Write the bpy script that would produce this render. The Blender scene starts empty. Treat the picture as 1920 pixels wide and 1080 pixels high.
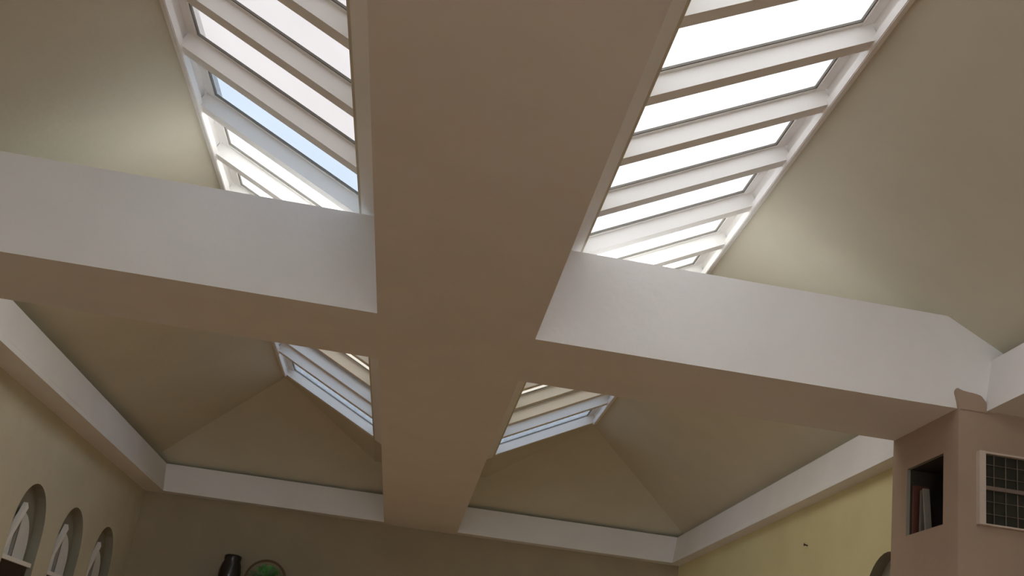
import bpy, bmesh, math, random
from mathutils import Vector, Matrix
from mathutils.geometry import tessellate_polygon

# ------------------------------------------------------------------ camera, sky, light
SC = bpy.context.scene
COL = SC.collection
U = 1.35            # metres per layout unit (height of the beams above the eye)
EYE = 1.50          # eye height above the floor


def W(x, y, z):
    """layout units (z measured from the eye) to metres"""
    return Vector((x * U, y * U, z * U + EYE))


yaw, pitch, roll = 0.126471, 0.346052, 0.123022
F_PX, CX, CY = 2116.86, 1108.3, 589.0
_cy, _sy, _cp, _sp, _cr, _sr = (math.cos(yaw), math.sin(yaw), math.cos(pitch),
                                math.sin(pitch), math.cos(roll), math.sin(roll))
_f = Vector((_sy * _cp, _cy * _cp, _sp))
_r = Vector((_cy, -_sy, 0))
_u = _r.cross(_f)
_r2 = _cr * _r + _sr * _u
_u2 = -_sr * _r + _cr * _u
cd = bpy.data.cameras.new('camera')
cam = bpy.data.objects.new('camera', cd)
COL.objects.link(cam)
m = Matrix((_r2, _u2, -_f)).transposed().to_4x4()
m.translation = W(-0.01276, 0, 0)
cam.matrix_world = m
cd.sensor_fit = 'HORIZONTAL'
cd.sensor_width = 36
cd.lens = F_PX * 36 / 1920
cd.shift_x = (960 - CX) / 1920
cd.shift_y = (CY - 540) / 1920
cd.clip_start = 0.05
SC.camera = cam

world = bpy.data.worlds.new('overcast_sky')
SC.world = world
world.use_nodes = True
bg = world.node_tree.nodes['Background']
bg.inputs['Color'].default_value = (0.92, 0.96, 1.0, 1)
bg.inputs['Strength'].default_value = 7.6

SC.view_settings.view_transform = 'Standard'
SC.view_settings.look = 'None'
SC.view_settings.gamma = 1
SC.view_settings.use_curve_mapping = False
SC.view_settings.exposure = 0.5
SC.cycles.use_denoising = True
SC.cycles.max_bounces = 14
SC.cycles.diffuse_bounces = 10
SC.cycles.transparent_max_bounces = 12
SC.cycles.sample_clamp_indirect = 8


def fill_lamp(name, loc, direction, sx, sy, power, col, spread=110):  # added area lamp for fill, placed at the made-up windows
    ld = bpy.data.lights.new(name, 'AREA')
    ld.shape = 'RECTANGLE'
    ld.size, ld.size_y = sx, sy
    ld.energy = power
    ld.color = col
    ld.spread = math.radians(spread)
    o = bpy.data.objects.new(name, ld)
    COL.objects.link(o)
    o.location = loc
    o.rotation_euler = Vector(direction).to_track_quat('-Z', 'Y').to_euler()
    return o


# ------------------------------------------------------------------ materials
def mat(name, col, rough=0.85, var=0.06, vscale=3.0, bump=0.0, bscale=60, spec=0.25, metal=0.0):
    mt = bpy.data.materials.new(name)
    mt.use_nodes = True
    nt = mt.node_tree
    b = nt.nodes['Principled BSDF']
    b.inputs['Roughness'].default_value = rough
    b.inputs['Specular IOR Level'].default_value = spec
    b.inputs['Metallic'].default_value = metal
    tc = nt.nodes.new('ShaderNodeTexCoord')
    n = nt.nodes.new('ShaderNodeTexNoise')
    n.inputs['Scale'].default_value = vscale
    n.inputs['Detail'].default_value = 5
    nt.links.new(tc.outputs['Object'], n.inputs['Vector'])
    r = nt.nodes.new('ShaderNodeValToRGB')
    r.color_ramp.elements[0].position = 0.3
    r.color_ramp.elements[1].position = 0.7
    r.color_ramp.elements[0].color = tuple(c * (1 - var) for c in col) + (1,)
    r.color_ramp.elements[1].color = tuple(min(1, c * (1 + var)) for c in col) + (1,)
    nt.links.new(n.outputs['Fac'], r.inputs['Fac'])
    nt.links.new(r.outputs['Color'], b.inputs['Base Color'])
    if bump:
        n2 = nt.nodes.new('ShaderNodeTexNoise')
        n2.inputs['Scale'].default_value = bscale
        n2.inputs['Detail'].default_value = 4
        nt.links.new(tc.outputs['Object'], n2.inputs['Vector'])
        bp = nt.nodes.new('ShaderNodeBump')
        bp.inputs['Strength'].default_value = bump
        bp.inputs['Distance'].default_value = 0.01
        nt.links.new(n2.outputs['Fac'], bp.inputs['Height'])
        nt.links.new(bp.outputs['Normal'], b.inputs['Normal'])
    return mt


def wood(name, c1, c2, scale=(1, 12, 1), rough=0.5):
    mt = bpy.data.materials.new(name)
    mt.use_nodes = True
    nt = mt.node_tree
    b = nt.nodes['Principled BSDF']
    b.inputs['Roughness'].default_value = rough
    tc = nt.nodes.new('ShaderNodeTexCoord')
    mp = nt.nodes.new('ShaderNodeMapping')
    mp.inputs['Scale'].default_value = scale
    n = nt.nodes.new('ShaderNodeTexNoise')
    n.inputs['Scale'].default_value = 3
    n.inputs['Detail'].default_value = 8
    r = nt.nodes.new('ShaderNodeValToRGB')
    r.color_ramp.elements[0].color = c1 + (1,)
    r.color_ramp.elements[1].color = c2 + (1,)
    nt.links.new(tc.outputs['Object'], mp.inputs['Vector'])
    nt.links.new(mp.outputs['Vector'], n.inputs['Vector'])
    nt.links.new(n.outputs['Fac'], r.inputs['Fac'])
    nt.links.new(r.outputs['Color'], b.inputs['Base Color'])
    return mt


def glazing(name, col, frost):
    """translucent skylight sheet: mostly lets the sky through, slightly milky"""
    mt = bpy.data.materials.new(name)
    mt.use_nodes = True
    nt = mt.node_tree
    nt.nodes.clear()
    out = nt.nodes.new('ShaderNodeOutputMaterial')
    t = nt.nodes.new('ShaderNodeBsdfTransparent')
    d = nt.nodes.new('ShaderNodeBsdfTranslucent')
    mx = nt.nodes.new('ShaderNodeMixShader')
    tc = nt.nodes.new('ShaderNodeTexCoord')
    n = nt.nodes.new('ShaderNodeTexNoise')
    n.inputs['Scale'].default_value = 3.5
    n.inputs['Detail'].default_value = 3
    r = nt.nodes.new('ShaderNodeValToRGB')
    r.color_ramp.elements[0].color = tuple(c * 0.93 for c in col) + (1,)
    r.color_ramp.elements[1].color = col + (1,)
    nt.links.new(tc.outputs['Object'], n.inputs['Vector'])
    nt.links.new(n.outputs['Fac'], r.inputs['Fac'])
    nt.links.new(r.outputs['Color'], t.inputs['Color'])
    nt.links.new(r.outputs['Color'], d.inputs['Color'])
    mx.inputs['Fac'].default_value = frost
    nt.links.new(t.outputs[0], mx.inputs[1])
    nt.links.new(d.outputs[0], mx.inputs[2])
    nt.links.new(mx.outputs[0], out.inputs['Surface'])
    return mt


M = {
    'ceil': mat('ceiling_paint', (0.63, 0.60, 0.49), var=0.03, bump=0.15, bscale=25),
    'beam': mat('beam_plaster', (0.74, 0.725, 0.725), var=0.03, bump=0.15, bscale=25),
    'wall_y': mat('yellow_plaster', (0.60, 0.54, 0.31), var=0.05, bump=0.25, bscale=20),
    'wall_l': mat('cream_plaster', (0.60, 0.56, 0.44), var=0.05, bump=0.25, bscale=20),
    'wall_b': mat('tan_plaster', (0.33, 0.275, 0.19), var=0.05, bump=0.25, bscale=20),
    'wall_r': mat('rosy_brown_plaster', (0.34, 0.25, 0.19), var=0.06, bump=0.3, bscale=20),
    'white': mat('white_paint', (0.88, 0.87, 0.86), var=0.02, rough=0.5),
    'grille': mat('aged_bars', (0.17, 0.13, 0.105), var=0.2),
    'stile': mat('aged_white_frame', (0.50, 0.42, 0.36), var=0.08),
    'back': mat('dim_recess_board', (0.24, 0.225, 0.18), var=0.1),  # darker colour standing in for shade inside the wall recesses
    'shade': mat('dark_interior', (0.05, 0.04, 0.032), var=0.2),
    'pane_dark': mat('dark_window_glass', (0.022, 0.024, 0.02), var=0.3, rough=0.15, spec=0.5),
    'floor': wood('floor_boards', (0.30, 0.17, 0.085), (0.42, 0.26, 0.14), (1, 10, 1), 0.45),
    'wood': wood('cabinet_wood', (0.16, 0.085, 0.04), (0.26, 0.15, 0.08), (10, 1, 1)),
    'wicker': wood('wicker', (0.10, 0.055, 0.025), (0.17, 0.10, 0.05), (8, 8, 30), 0.8),
    'leaf': mat('leaf_green', (0.15, 0.38, 0.13), var=0.4, vscale=9, rough=0.5),
    'leaf2': mat('pale_leaf_green', (0.28, 0.50, 0.26), var=0.3, vscale=9, rough=0.5),
    'dark': mat('dark_glaze', (0.018, 0.013, 0.012), var=0.3, rough=0.3, spec=0.5),
    'gasket': mat('grey_gasket', (0.22, 0.21, 0.19), rough=0.8),
    'metal': mat('grey_metal', (0.35, 0.35, 0.34), rough=0.4, metal=0.8),
    'book1': mat('pale_book_cloth', (0.20, 0.18, 0.145), var=0.1),
    'book2': mat('grey_book_cloth', (0.13, 0.115, 0.10), var=0.1),
    'book3': mat('dark_red_book_cloth', (0.11, 0.04, 0.03), var=0.1),
    'paper': mat('paper', (0.25, 0.23, 0.2), var=0.05),
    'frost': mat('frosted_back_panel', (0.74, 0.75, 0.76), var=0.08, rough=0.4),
    'g_white': glazing('white_glazing', (0.45, 0.44, 0.435), 0.3),
    'g_bright': glazing('bright_glazing', (0.58, 0.57, 0.55), 0.3),
    'g_cream': glazing('cream_glazing', (0.315, 0.298, 0.27), 0.12),
    'g_blue': glazing('blue_glazing', (0.283, 0.300, 0.320), 0.12),
    'g_grey': glazing('grey_glazing', (0.315, 0.302, 0.297), 0.3),
    'glass': glazing('window_glass', (0.92, 0.95, 0.95), 0.02),
}


# ------------------------------------------------------------------ mesh helpers
def link(name, bm, m_, parent=None, smooth=False, bevel=0.0, normals=True):
    if bevel:
        bmesh.ops.bevel(bm, geom=list(bm.edges), offset=bevel, segments=2, affect='EDGES', clamp_overlap=True)
    if normals:
        bmesh.ops.recalc_face_normals(bm, faces=bm.faces)
    me = bpy.data.meshes.new(name)
    bm.to_mesh(me)
    bm.free()
    if smooth:
        for p in me.polygons:
            p.use_smooth = True
    me.materials.append(M[m_])
    o = bpy.data.objects.new(name, me)
    COL.objects.link(o)
    if parent:
        o.parent = parent
        o.matrix_parent_inverse = Matrix.Translation(parent.location).inverted() if parent.type == 'EMPTY' else Matrix()
    return o


def struct(o):
    o['kind'] = 'structure'
    return o


def tag(o, label, cat, group=None):
    o['label'] = label
    o['category'] = cat
    if group:
        o['group'] = group
    return o


def empty(name, loc):
    o = bpy.data.objects.new(name, None)
    o.empty_display_size = 0.1
    COL.objects.link(o)
    o.location = loc
    return o


def box(bm, lo, hi):
    """box in layout units"""
    a, b = W(*lo), W(*hi)
    vs = [bm.verts.new((x, y, z)) for z in (a.z, b.z) for y in (a.y, b.y) for x in (a.x, b.x)]
    for q in ((0, 2, 3, 1), (4, 5, 7, 6), (0, 1, 5, 4), (2, 6, 7, 3), (0, 4, 6, 2), (1, 3, 7, 5)):
        bm.faces.new([vs[i] for i in q])
    return vs


def boxes(*bs):
    bm = bmesh.new()
    for lo, hi in bs:
        box(bm, lo, hi)
    return bm


def prism(bm, pts, vec):
    """closed polygon of world points extruded by a world vector"""
    a = [bm.verts.new(p) for p in pts]
    b = [bm.verts.new(Vector(p) + vec) for p in pts]
    bm.faces.new(a)
    bm.faces.new(list(reversed(b)))
    n = len(a)
    for i in range(n):
        bm.faces.new([a[i], a[(i + 1) % n], b[(i + 1) % n], b[i]])


def lathe(bm, prof, c, seg=24):
    rings = []
    for r, z in prof:
        rings.append([bm.verts.new(c + Vector((r * math.cos(2 * math.pi * k / seg), r * math.sin(2 * math.pi * k / seg), z)))
                      for k in range(seg)])
    for a, b in zip(rings, rings[1:]):
        for k in range(seg):
            bm.faces.new([a[k], a[(k + 1) % seg], b[(k + 1) % seg], b[k]])
    bm.faces.new(list(reversed(rings[0])))
    bm.faces.new(rings[-1])


def tube(bm, pts, r, seg=8):
    rings = []
    for i, p in enumerate(pts):
        t = (pts[min(i + 1, len(pts) - 1)] - pts[max(i - 1, 0)]).normalized()
        a = t.cross(Vector((0, 1, 0.01)))
        if a.length < 0.1:
            a = t.cross(Vector((1, 0, 0)))
        a.normalize()
        b = t.cross(a)
        rings.append([bm.verts.new(p + r * (math.cos(2 * math.pi * k / seg) * a + math.sin(2 * math.pi * k / seg) * b)) for k in range(seg)])
    for a, b in zip(rings, rings[1:]):
        for k in range(seg):
            bm.faces.new([a[k], a[(k + 1) % seg], b[(k + 1) % seg], b[k]])
    bm.faces.new(list(reversed(rings[0])))
    bm.faces.new(rings[-1])


def arch_outline(yc, zb, r, zs, n=20):
    pts = [(yc - r, zb), (yc + r, zb)]
    for i in range(n + 1):
        a = math.pi * i / n
        pts.append((yc + r * math.cos(a), zs + r * math.sin(a)))
    return pts


def wall_x(name, x, outward, y0, y1, z0, z1, holes, depth, m_, thick=0.3):
    """wall slab in plane x with recesses (holes: outlines in y,z)"""
    bm = bmesh.new()
    outer = [(y0, z0), (y1, z0), (y1, z1), (y0, z1)]
    loops = [outer] + holes
    vecs = [[Vector((p[0], p[1], 0)) for p in L] for L in loops]
    flat = [p for L in loops for p in L]
    vs = [bm.verts.new(W(x, p[0], p[1])) for p in flat]
    for t in tessellate_polygon(vecs):
        try:
            bm.faces.new([vs[i] for i in t])
        except ValueError:
            pass
    k = 4
    for L in holes:
        back = [bm.verts.new(W(x + outward * depth, p[0], p[1])) for p in L]
        n = len(L)
        for i in range(n):
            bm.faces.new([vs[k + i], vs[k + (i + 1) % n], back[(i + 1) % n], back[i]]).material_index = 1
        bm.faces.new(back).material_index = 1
        k += n
    bk = [bm.verts.new(W(x + outward * thick, p[0], p[1])) for p in outer]
    for i in range(4):
        bm.faces.new([vs[i], vs[(i + 1) % 4], bk[(i + 1) % 4], bk[i]])
    bm.faces.new(bk)
    o = link(name, bm, m_)
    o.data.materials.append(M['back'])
    return struct(o)


# ------------------------------------------------------------------ measured layout (layout units)
ZF = -EYE / U                    # floor
HB = 0.2233                      # half width of the long beam
WX = 1.557                       # inner faces of the perimeter ledges
Y1, Y2, YB = 3.033, 3.481, 7.02  # cross beam near / far face, far ledge
TB, TL = 1.288, 1.168            # top of the cross beam, top of ledges
XL, XR, YW = -1.66, 1.648, 7.12   # walls
XI, XO = 0.333, 0.868            # skylight inner / outer edge
ZI, ZO = 1.317, 1.591
S = 0.51
YR = -4.2                        # wall behind the camera
SKY0, SKY1 = -2.62, 6.13         # ends of the skylights
YH = 6.20                        # where the ridge turns into the hip
XWIDE = 3.4                      # the near bay opens to the right


# floor
struct(link('floor', boxes(((XL - .3, YR - .3, ZF - .1), (XWIDE + .3, YW + .3, ZF))), 'floor'))

# ceiling: each side rises from the long beam to a ridge and falls to the ledge, hipped at the ends
bm = bmesh.new()
XE, ZE = 1.98, ZO - S * (1.98 - XO)
YE = YH + (ZO - ZE) / 0.47
YRH = YR + 1.2                   # rear hip
YRE = YRH - (XE - XO)


def zi(X):
    return ZO - S * (XO - X)


def face(bm, pts):
    bm.faces.new([bm.verts.new(W(*p)) for p in pts])


for sd in (-1, 1):
    x = lambda v: v * sd
    face(bm, [(x(XO), YRH, ZO), (x(XE), YRE, ZE), (x(XE), YE, ZE), (x(XO), YH, ZO)])                 # outer slope
    yi = YH + (ZO - ZI) / 0.47
    yri = YRH - (XO - XI)
    face(bm, [(x(XO), SKY1, ZO), (x(XO), YH, ZO), (x(XI), yi, ZI), (x(XI), SKY1, ZI)])              # inner slope past the skylight
    face(bm, [(x(XO), SKY0, ZO), (x(XO), YRH, ZO), (x(XI), yri, ZI), (x(XI), SKY0, ZI)])
    face(bm, [(x(XO), YH, ZO), (x(XE), YE, ZE), (0, YE, ZE), (0, yi, ZI), (x(XI), yi, ZI)])         # hip
    face(bm, [(x(XO), YRH, ZO), (x(XE), YRE, ZE), (0, YRE, ZE), (0, yri, ZI), (x(XI), yri, ZI)])
    face(bm, [(x(XI), SKY0, ZI), (x(XI), SKY1, ZI), (x(XI), yi, ZI), (0, yi, ZI), (0, yri, ZI), (x(XI), yri, ZI)])
bmesh.ops.remove_doubles(bm, verts=bm.verts, dist=1e-4)
ceil = struct(link('ceiling', bm, 'ceil'))
# extra thickness upward (roof build-up)
for p in ceil.data.polygons:
    pass
bm = bmesh.new()
bm.from_mesh(ceil.data)
for f_ in bm.faces:
    f_.normal_update()
    if f_.normal.z > 0:
        f_.normal_flip()
bm.to_mesh(ceil.data)
bm.free()
sol = ceil.modifiers.new('thickness', 'SOLIDIFY')
sol.thickness = 0.06
sol.offset = -1.0

# beams and ledges (trims)
struct(link('trim_1', boxes(((-HB, YR, 1.0), (HB, YB - .0125, ZI + 0.004))), 'beam'))               # long beam
for nm, ya, yb in (('trim_2', Y1, Y2), ('trim_3', -0.94, -0.49)):
    bm = bmesh.new()
    for sd in (-1, 1):
        # cross beam: top is flat, and is cut to the falling ceiling near the walls
        xe = 1.97
        prof = [(HB, 1.0), (xe, 1.0), (xe, 1.030), (XO + (ZO - TB) / S, TB), (HB, TB)]
        prism(bm, [W(sd * px, ya, pz) for px, pz in prof], Vector((0, (yb - ya) * U, 0)))
    struct(link(nm, bm, 'beam'))
# perimeter ledges: slim leaning fascia boards with a deep dark gap behind, closed below by a soffit
FT = 0.035


def fascia(name, pts):
    bm = bmesh.new()
    vs = [bm.verts.new(W(*p)) for p in pts]
    for q in ((0, 1, 2, 3), (4, 5, 6, 7), (0, 1, 5, 4), (1, 2, 6, 5), (2, 3, 7, 6), (3, 0, 4, 7)):
        bm.faces.new([vs[i] for i in q])
    return struct(link(name, bm, 'beam'))


for nm, sd, xb_, xt_ in (('trim_4', -1, 1.532, 1.556), ('trim_5', 1, 1.580, 1.604)):
    fascia(nm, [(sd * xb_, YR, 1.0015), (sd * xt_, YR, TL), (sd * (xt_ + FT), YR, TL), (sd * (xb_ + FT), YR, 1.0015),
                (sd * xb_, YB + .02, 1.0015), (sd * xt_, YB + .02, TL), (sd * (xt_ + FT), YB + .02, TL), (sd * (xb_ + FT), YB + .02, 1.0015)])
fascia('trim_6', [(-1.54, 7.0075, 1.0015), (-1.566, 7.0315, TL), (-1.566, 7.0315 + FT, TL), (-1.54, 7.0075 + FT, 1.0015),
                  (1.588, 7.0075, 1.0015), (1.614, 7.0315, TL), (1.614, 7.0315 + FT, TL), (1.588, 7.0075 + FT, 1.0015)])
struct(link('trim_9', boxes(((-2.05, YR - .3, 1.003), (-1.535, YW + .4, 1.03)), ((1.583, YR - .3, 1.003), (2.05, YW + .4, 1.03)),
                            ((-1.535, 7.01, 1.003), (1.583, YW + .4, 1.03))), 'beam'))
# flat ceiling over the wider part of the near bay
struct(link('trim_7', boxes(((2.04, YR - .3, 1.001), (XWIDE + .3, Y1 + .1, 1.1))), 'beam'))

# ------------------------------------------------------------------ walls
AR, ZS, ZAB = 0.215, 0.485, 0.22          # arch radius, springing, base
ND = 0.045
left_arches = [3.89, 4.55, 5.235, 5.885, 6.545]
right_arches = [3.87]
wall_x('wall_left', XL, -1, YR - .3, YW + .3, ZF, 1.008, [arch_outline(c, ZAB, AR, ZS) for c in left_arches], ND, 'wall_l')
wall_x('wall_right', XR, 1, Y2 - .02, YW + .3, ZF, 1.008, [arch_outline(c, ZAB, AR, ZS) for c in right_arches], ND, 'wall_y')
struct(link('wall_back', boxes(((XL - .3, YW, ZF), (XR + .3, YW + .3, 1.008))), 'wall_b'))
struct(link('wall_side', boxes(((XWIDE, YR - .3, ZF), (XWIDE + .3, Y1 + .1, 1.1))), 'wall_y'))

# thick partition: its end is the pilaster under the cross beam, with a cubby cut in it
XC = 1.494
cub = [(3.12, 0.668), (3.375, 0.668), (3.375, 0.882), (3.12, 0.882)]
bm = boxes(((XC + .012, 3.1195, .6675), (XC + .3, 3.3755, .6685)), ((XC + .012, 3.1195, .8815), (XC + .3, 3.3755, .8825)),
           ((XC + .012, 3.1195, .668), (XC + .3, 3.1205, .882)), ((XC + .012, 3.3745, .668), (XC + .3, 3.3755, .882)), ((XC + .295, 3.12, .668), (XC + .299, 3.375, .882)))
struct(link('trim_10', bm, 'shade'))  # dark lining sheets, the cubby's shade put into their colour
part = wall_x('wall_pilaster', XC, 1, Y1 - 0.008, Y2 + 0.005, ZF, 1.003, [cub], 0.30, 'wall_r', thick=XWIDE + .3 - XC)
# lump of plaster where the pilaster meets beam and ledge
bm = bmesh.new()
lump = [(XC, 0.995), (WX + .03, 0.995), (WX + .024, 1.03), (WX + .008, 1.048), (WX - .012, 1.052), (XC + .012, 1.052), (XC - .004, 1.062), (XC - .012, 1.05), (XC - .004, 1.02)]
prism(bm, [W(a, Y1 - 0.012, b) for a, b in lump], Vector((0, 0.014 * U, 0)))
struct(link('trim_8', bm, 'wall_r', bevel=0.003))

# wall behind the camera with two tall windows, added with fill lamps to brighten the room
wz0, wz1 = -0.35, 0.8
ys = (YR - .3, YR)
bm = boxes(((XL - .3, ys[0], ZF), (XWIDE + .3, ys[1], wz0)), ((XL - .3, ys[0], wz1), (XWIDE + .3, ys[1], 1.35)),
           ((XL - .3, ys[0], wz0), (-1.3, ys[1], wz1)), ((-.15, ys[0], wz0), (.15, ys[1], wz1)), ((1.3, ys[0], wz0), (XWIDE + .3, ys[1], wz1)))
struct(link('wall_rear', bm, 'wall_l'))
for i, (a, b) in enumerate(((-1.3, -.15), (.15, 1.3))):
    e = struct(empty('window_%d' % (3 + i), W((a + b) / 2, YR - .1, wz0)))
    t = .04
    link('window_frame', boxes(((a, YR - .14, wz0), (a + t, YR - .08, wz1)), ((b - t, YR - .14, wz0), (b, YR - .08, wz1)),
                               ((a + t, YR - .14, wz0), (b - t, YR - .08, wz0 + t)), ((a + t, YR - .14, wz1 - t), (b - t, YR - .08, wz1)),
                               (((a + b) / 2 - t / 2, YR - .14, wz0 + t), ((a + b) / 2 + t / 2, YR - .08, wz1 - t))), 'white', e)
    link('pane', boxes(((a + t, YR - .113, wz0 + t), (b - t, YR - .107, wz1 - t))), 'glass', e)
    fill_lamp('window_daylight', W((a + b) / 2, YR - .32, (wz0 + wz1) / 2), (0, 1, -0.75), (b - a) * U, (wz1 - wz0) * U, 22, (1.0, 0.93, 0.84))

# added unseen window frames low on the side walls, each holding a fill lamp
def fill_window(no, x, sd, y0, y1, z0, z1, power):
    e = struct(empty('window_%d' % no, W(x, (y0 + y1) / 2, z0)))
    t = .03
    a, b = sorted((x, x - sd * .03))
    link('window_frame', boxes(((a, y0, z0), (b, y0 + t, z1)), ((a, y1 - t, z0), (b, y1, z1)), ((a, y0 + t, z0), (b, y1 - t, z0 + t)),
                               ((a, y0 + t, z1 - t), (b, y1 - t, z1)), ((a, (y0 + y1) / 2 - t / 2, z0 + t), (b, (y0 + y1) / 2 + t / 2, z1 - t))), 'white', e)
    fill_lamp('window_daylight', W(x - sd * .035, (y0 + y1) / 2, (z0 + z1) / 2), (-sd, 0, -0.55), (z1 - z0) * U, (y1 - y0) * U, power, (1.0, 0.94, 0.86), 130)


fill_window(12, XL, -1, 0.4, 2.4, -.85, 0.0, 15)
fill_window(13, XL, -1, 4.1, 5.2, -.85, -.1, 15)
fill_window(14, XL, -1, 5.7, 6.8, -.85, -.1, 15)
fill_window(15, XWIDE, 1, -.6, 1.8, -.85, 0.1, 4)

# ------------------------------------------------------------------ skylights
NL = math.hypot(1, S)
DEP = 0.047        # depth of the glazing bars
bars_y = [2.19 - 0.3175 * k for k in range(15, 0, -1)] + [2.19, 2.498, 2.82, 3.145, 3.465, 3.775, 4.09, 4.405, 4.72, 5.075, 5.39, 5.678]
BW = 0.022
LIP = 0.03


def sky_pt(sd, X, y, h):
    """point on the skylight slope, h = height above it along the normal"""
    return W(sd * (X - S / NL * h), y, zi(X) + h / NL)


def sky_box(bm, sd, X0, X1, ya, yb, h0, h1):
    vs = [bm.verts.new(sky_pt(sd, X, y, h)) for h in (h0, h1) for y in (ya, yb) for X in (X0, X1)]
    for q in ((0, 2, 3, 1), (4, 5, 7, 6), (0, 1, 5, 4), (2, 6, 7, 3), (0, 4, 6, 2), (1, 3, 7, 5)):
        bm.faces.new([vs[i] for i in q])


def pane_mat(sd, y):
    if sd < 0:
        if y < 2.815: return 'g_grey'
        if y < 3.14: return 'g_blue'
        if y < 4.0: return 'g_bright'
        if y < 5.07: return 'g_cream'
        return 'g_blue'
    if y < 3.14: return 'g_white'
    if y < 4.0: return 'g_bright'
    if y < 5.39: return 'g_cream'
    return 'g_blue'


for wi, sd in ((1, -1), (2, 1)):
    sk = struct(empty('window_%d' % wi, W(sd * (XI + XO) / 2, (SKY0 + SKY1) / 2, ZI)))
    bm = bmesh.new()
    sky_box(bm, sd, XO, XO + .05, SKY0 - .05, SKY1 + .05, 0.002, DEP + .05)      # outer curb
    sky_box(bm, sd, XI - .05, XI, SKY0 - .05, SKY1 + .05, 0.002, DEP + .05)
    sky_box(bm, sd, XI, XO, SKY1 - .015, SKY1 + .05, 0.002, DEP + .05)
    sky_box(bm, sd, XI, XO, SKY0 - .05, SKY0, 0.002, DEP + .05)
    link('frame', bm, 'white', sk)
    bm = bmesh.new()
    sky_box(bm, sd, XO - .016, XO + .004, SKY0, SKY1, -0.010, 0.012)              # bead along the ridge
    link('ridge_bead', bm, 'white', sk, bevel=0.003)
    edges = [SKY0] + [b for b in bars_y if b > SKY0 + .05] + [SKY1]
    for k, yb in enumerate(edges[1:-1]):
        bm = bmesh.new()
        sky_box(bm, sd, XI, XO - .004, yb - BW, yb + BW, 0.0, DEP)
        link('glazing_bar', bm, 'white', sk)
    for ya, yb in zip(edges, edges[1:]):
        a = ya + (BW if ya != SKY0 else 0)
        b = yb - (BW if yb != SKY1 else 0)
        # slim sash lip, seen as a thin line inside each opening
        bm = bmesh.new()
        sky_box(bm, sd, XO - LIP, XO, a, b, DEP - .004, DEP + .006)
        sky_box(bm, sd, XI, XO - LIP, b - .012, b, DEP - .002, DEP + .006)
        sash = link('sash', bm, 'white', sk)
        bm = bmesh.new()
        sky_box(bm, sd, XI, XO - LIP - .004, b - .0165, b - .0122, DEP, DEP + .006)
        sky_box(bm, sd, XO - LIP - .004, XO - LIP - .0003, a, b - .0122, DEP, DEP + .006)
        link('gasket', bm, 'gasket', sash)
        if sd > 0 and 1.5 < ya < 3.3:
            # small latch under the glass, against the bar
            bm = bmesh.new()
            sky_box(bm, sd, XO - .10, XO - .055, a, a + .012, DEP - .016, DEP + .004)
            sky_box(bm, sd, XO - .085, XO - .070, a + .012, a + .040, DEP - .012, DEP - .004)
            link('latch', bm, 'metal', sash, bevel=.001)
        bm = bmesh.new()
        sky_box(bm, sd, XI - .02, XO + .02, ya, yb, DEP + .0065, DEP + .010)
        link('pane', bm, pane_mat(sd, (ya + yb) / 2), sash)

# ------------------------------------------------------------------ arched recess windows in the side walls
def arch_window(no, x, sd, yc):
    e = struct(empty('window_%d' % no, W(x + sd * ND, yc, ZAB)))
    xb = x + sd * (ND - .004)
    bm = bmesh.new()
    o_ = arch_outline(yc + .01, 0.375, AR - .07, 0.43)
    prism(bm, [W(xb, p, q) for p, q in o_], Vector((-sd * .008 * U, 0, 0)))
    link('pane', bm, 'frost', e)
    bm = bmesh.new()
    box(bm, (xb - sd * .02, yc - AR + .02, ZAB + .005), (xb, yc + AR - .02, 0.36))
    link('lower_panel', bm, 'dark', e)
    bm = bmesh.new()
    box(bm, (xb - sd * .032, yc - AR + .004, 0.36), (xb, yc + AR - .004, 0.378))
    link('sill', bm, 'white', e)
    bm = bmesh.new()
    a0, a1 = (yc - .04, 0.60), (yc - AR + .02, 0.395)
    d = Vector((a1[0] - a0[0], a1[1] - a0[1])).normalized()
    n = Vector((-d.y, d.x)) * .016
    prism(bm, [W(xb - sd * .012, a0[0] + n.x, a0[1] + n.y), W(xb - sd * .012, a1[0] + n.x, a1[1] + n.y),
               W(xb - sd * .012, a1[0] - n.x, a1[1] - n.y), W(xb - sd * .012, a0[0] - n.x, a0[1] - n.y)], Vector((-sd * .018 * U, 0, 0)))
    link('brace', bm, 'white', e)
    bm = bmesh.new()
    box(bm, (xb - sd * .022, yc - .055, 0.378), (xb - sd * .009, yc - .043, 0.585))
    link('mullion', bm, 'metal', e)


for i, c in enumerate(left_arches):
    arch_window(5 + i, XL, -1, c)
arch_window(10, XR, 1, right_arches[0])

# ------------------------------------------------------------------ white window with a fine grille in the partition
yf = Y1 - .008
e = struct(empty('window_11', W(1.9, yf, .66)))
x0, x1, z0, z1 = 1.549, 2.25, 0.660, 0.876
link('frame', boxes(((x0, yf - .022, z0), (x0 + .020, yf, z1)), ((x1 - .02, yf - .022, z0), (x1, yf, z1)),
                    ((x0 + .02, yf - .020, z1 - .006), (x1 - .02, yf, z1)), ((x0 + .02, yf - .020, z0), (x1 - .02, yf, z0 + .005))), 'stile', e, bevel=.001)
link('middle_rail', boxes(((x0 + .02, yf - .014, .765), (x1 - .02, yf - .003, .776))), 'grille', e)
link('pane', boxes(((x0 + .02, yf - .003, z0 + .005), (x1 - .02, yf - .0005, z1 - .006))), 'pane_dark', e)
g = []
k = 0
while x0 + .052 + .0365 * k < x1 - .03:
    xx = x0 + .052 + .0365 * k
    g.append(((xx - .0009, yf - .008, z0 + .005), (xx + .0009, yf - .005, z1 - .006)))
    k += 1
for k in range(1, 6):
    if k == 3:
        continue
    zz = z0 + .036 * k
    g.append(((x0 + .02, yf - .0078, zz - .0007), (x1 - .02, yf - .0052, zz + .0007)))
link('grille', boxes(*g), 'grille', e)

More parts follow.
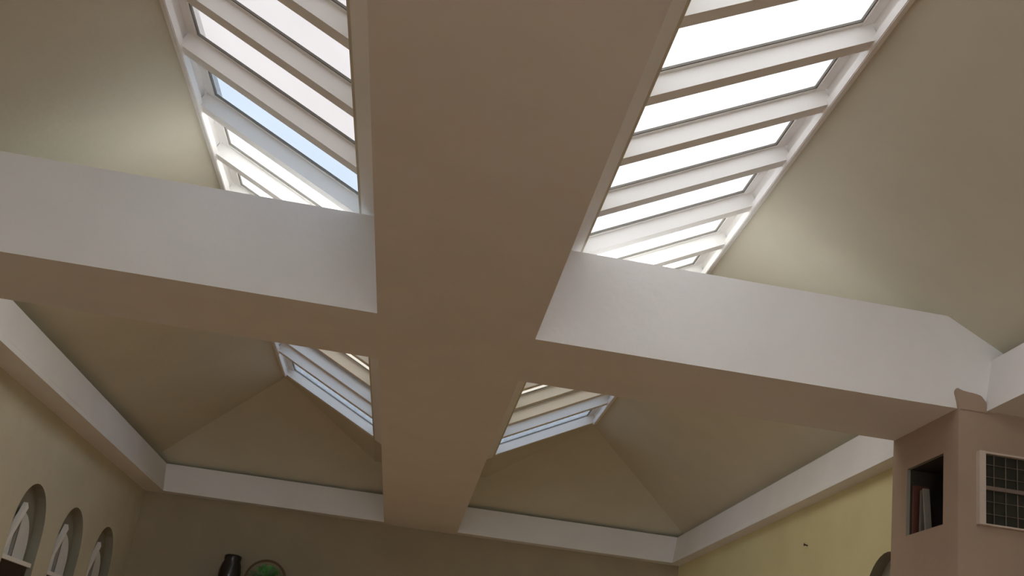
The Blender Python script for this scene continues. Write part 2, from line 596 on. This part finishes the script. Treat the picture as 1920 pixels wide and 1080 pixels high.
# ------------------------------------------------------------------ cubby contents
def book(y0, w, h, d, lean, mt_, label, xf=XC + 0.014):
    e = empty('book', W(xf, y0, .668))
    bm = bmesh.new()
    box(bm, (xf, y0, .668), (xf + d, y0 + w, .668 + h))
    # cover: spine and two boards
    bmesh.ops.delete(bm, geom=list(bm.verts), context='VERTS')
    t = .0016
    box(bm, (xf, y0, .668), (xf + .003, y0 + w, .668 + h))
    box(bm, (xf + .003, y0, .668), (xf + d, y0 + t, .668 + h))
    box(bm, (xf + .003, y0 + w - t, .668), (xf + d, y0 + w, .668 + h))
    c = link('cover', bm, mt_, e)
    p = link('pages', boxes(((xf + .004, y0 + t, .670), (xf + d - .004, y0 + w - t, .668 + h - .003))), 'paper', e)
    e.rotation_euler = (lean, 0, 0)
    return tag(e, label, 'book')


book(3.352, .012, .16, .05, 0.0, 'book3', 'dark red book standing against the far side of the pilaster cubby')
book(3.300, .012, .135, .022, 0.03, 'book2', 'grey upright book in the pilaster cubby, beside the dark red book')
book(3.262, .009, .140, .020, -0.16, 'book1', 'pale slim book leaning back in the pilaster cubby')
bm = bmesh.new()
lathe(bm, [(.012, 0), (.020, .004), (.022, .022), (.015, .036), (.009, .042), (.011, .05)], W(XC + .05, 3.16, .668), 16)
tag(link('vase', bm, 'book1', None, smooth=True), 'tiny pale pot near the front edge of the pilaster cubby', 'vase')

# nail in the right wall
bm = bmesh.new()
tube(bm, [W(XR + .004, 4.72, .829), W(XR - .014, 4.72, .832)], 0.004, 8)
tube(bm, [W(XR - .014, 4.72, .832), W(XR - .016, 4.72, .832)], 0.009, 10)
tag(link('nail', bm, 'dark', None), 'small dark nail in the yellow wall beside the pilaster', 'nail')

# ------------------------------------------------------------------ tall cabinet on the far wall with a vase and a plant basket on top
cx0, cx1, cy0, cy1, ct = -1.30, -0.45, 6.84, 7.112, 0.50
e = empty('cabinet', W((cx0 + cx1) / 2, cy0, ZF))
link('body', boxes(((cx0, cy0, ZF), (cx1, cy1, ct - .03))), 'wood', e, bevel=.003)
link('top', boxes(((cx0 - .02, cy0 - .03, ct - .03), (cx1 + .02, cy1, ct))), 'wood', e, bevel=.004)
mid = (cx0 + cx1) / 2
for a, b, hx in ((cx0 + .02, mid - .005, mid - .04), (mid + .005, cx1 - .02, mid + .04)):
    d_ = link('door', boxes(((a, cy0 - .02, ZF + .08), (b, cy0, ct - .06))), 'wood', e, bevel=.003)
    bm = bmesh.new()
    lathe(bm, [(.008, 0), (.008, .01), (.014, .018), (.010, .026)], Vector((0, 0, 0)), 12)
    bmesh.ops.rotate(bm, cent=(0, 0, 0), matrix=Matrix.Rotation(math.pi / 2, 3, 'X'), verts=bm.verts)
    bmesh.ops.translate(bm, vec=W(hx, cy0 - .02, -.2), verts=bm.verts)
    link('knob', bm, 'metal', d_, smooth=True)
tag(e, 'tall brown wooden cabinet against the far wall under the plant basket', 'cabinet')

YI = 6.96
bm = bmesh.new()
zt = (0.685 - ct) * U
lathe(bm, [(.05, 0), (.07, .012), (.085, .06), (.085, .12), (.075, .17), (.062, zt - .05), (.066, zt - .035), (.066, zt - .012), (.045, zt)], W(-1.045, YI, ct), 28)
tag(link('vase', bm, 'dark', None, smooth=True), 'nearly black vase left of the green plant by the far wall', 'vase')

random.seed(4)
bx = -0.84
e = empty('plant_basket', W(bx, YI, ct))
bm = bmesh.new()
lathe(bm, [(.10, 0), (.13, .01), (.155, .08), (.16, .085), (.15, .095), (.135, .088)], W(bx, YI, ct), 28)
link('basket', bm, 'wicker', e, smooth=True)
bm = bmesh.new()
pts = []
for i in range(25):
    a = math.pi * i / 24
    pts.append(W(bx, YI, ct) + Vector((.155 * math.cos(a), 0, .085 + .155 * math.sin(a))))
tube(bm, pts, .009, 8)
link('handle', bm, 'wicker', e, smooth=True)


def leaves(n, spread, mt_):
    bm = bmesh.new()
    for i in range(n):
        a = random.uniform(0, 2 * math.pi)
        el = random.uniform(.2, 1.35)
        d = Vector((math.cos(a) * math.cos(el), math.sin(a) * math.cos(el), math.sin(el)))
        base = W(bx, YI, ct) + Vector((0, 0, .07))
        ln = random.uniform(.09, spread)
        side = d.cross(Vector((0, 0, 1)))
        if side.length < .05:
            side = Vector((1, 0, 0))
        side.normalize()
        up = side.cross(d)
        row = []
        for t, w in ((.25, .002), (.5, .012), (.72, .019), (.9, .013), (1, .001)):
            p = base + d * ln * t - Vector((0, 0, .03 * t * t))
            row.append((bm.verts.new(p - side * w), bm.verts.new(p + up * w * .25), bm.verts.new(p + side * w)))
        for r0, r1 in zip(row, row[1:]):
            bm.faces.new([r0[0], r1[0], r1[1], r0[1]])
            bm.faces.new([r0[1], r1[1], r1[2], r0[2]])
    return link('foliage', bm, mt_, e, smooth=True, normals=False)


leaves(130, .185, 'leaf')
leaves(80, .185, 'leaf2')
tag(e, 'leafy green plant in a brown wicker basket with arched handle by the far wall', 'plant')
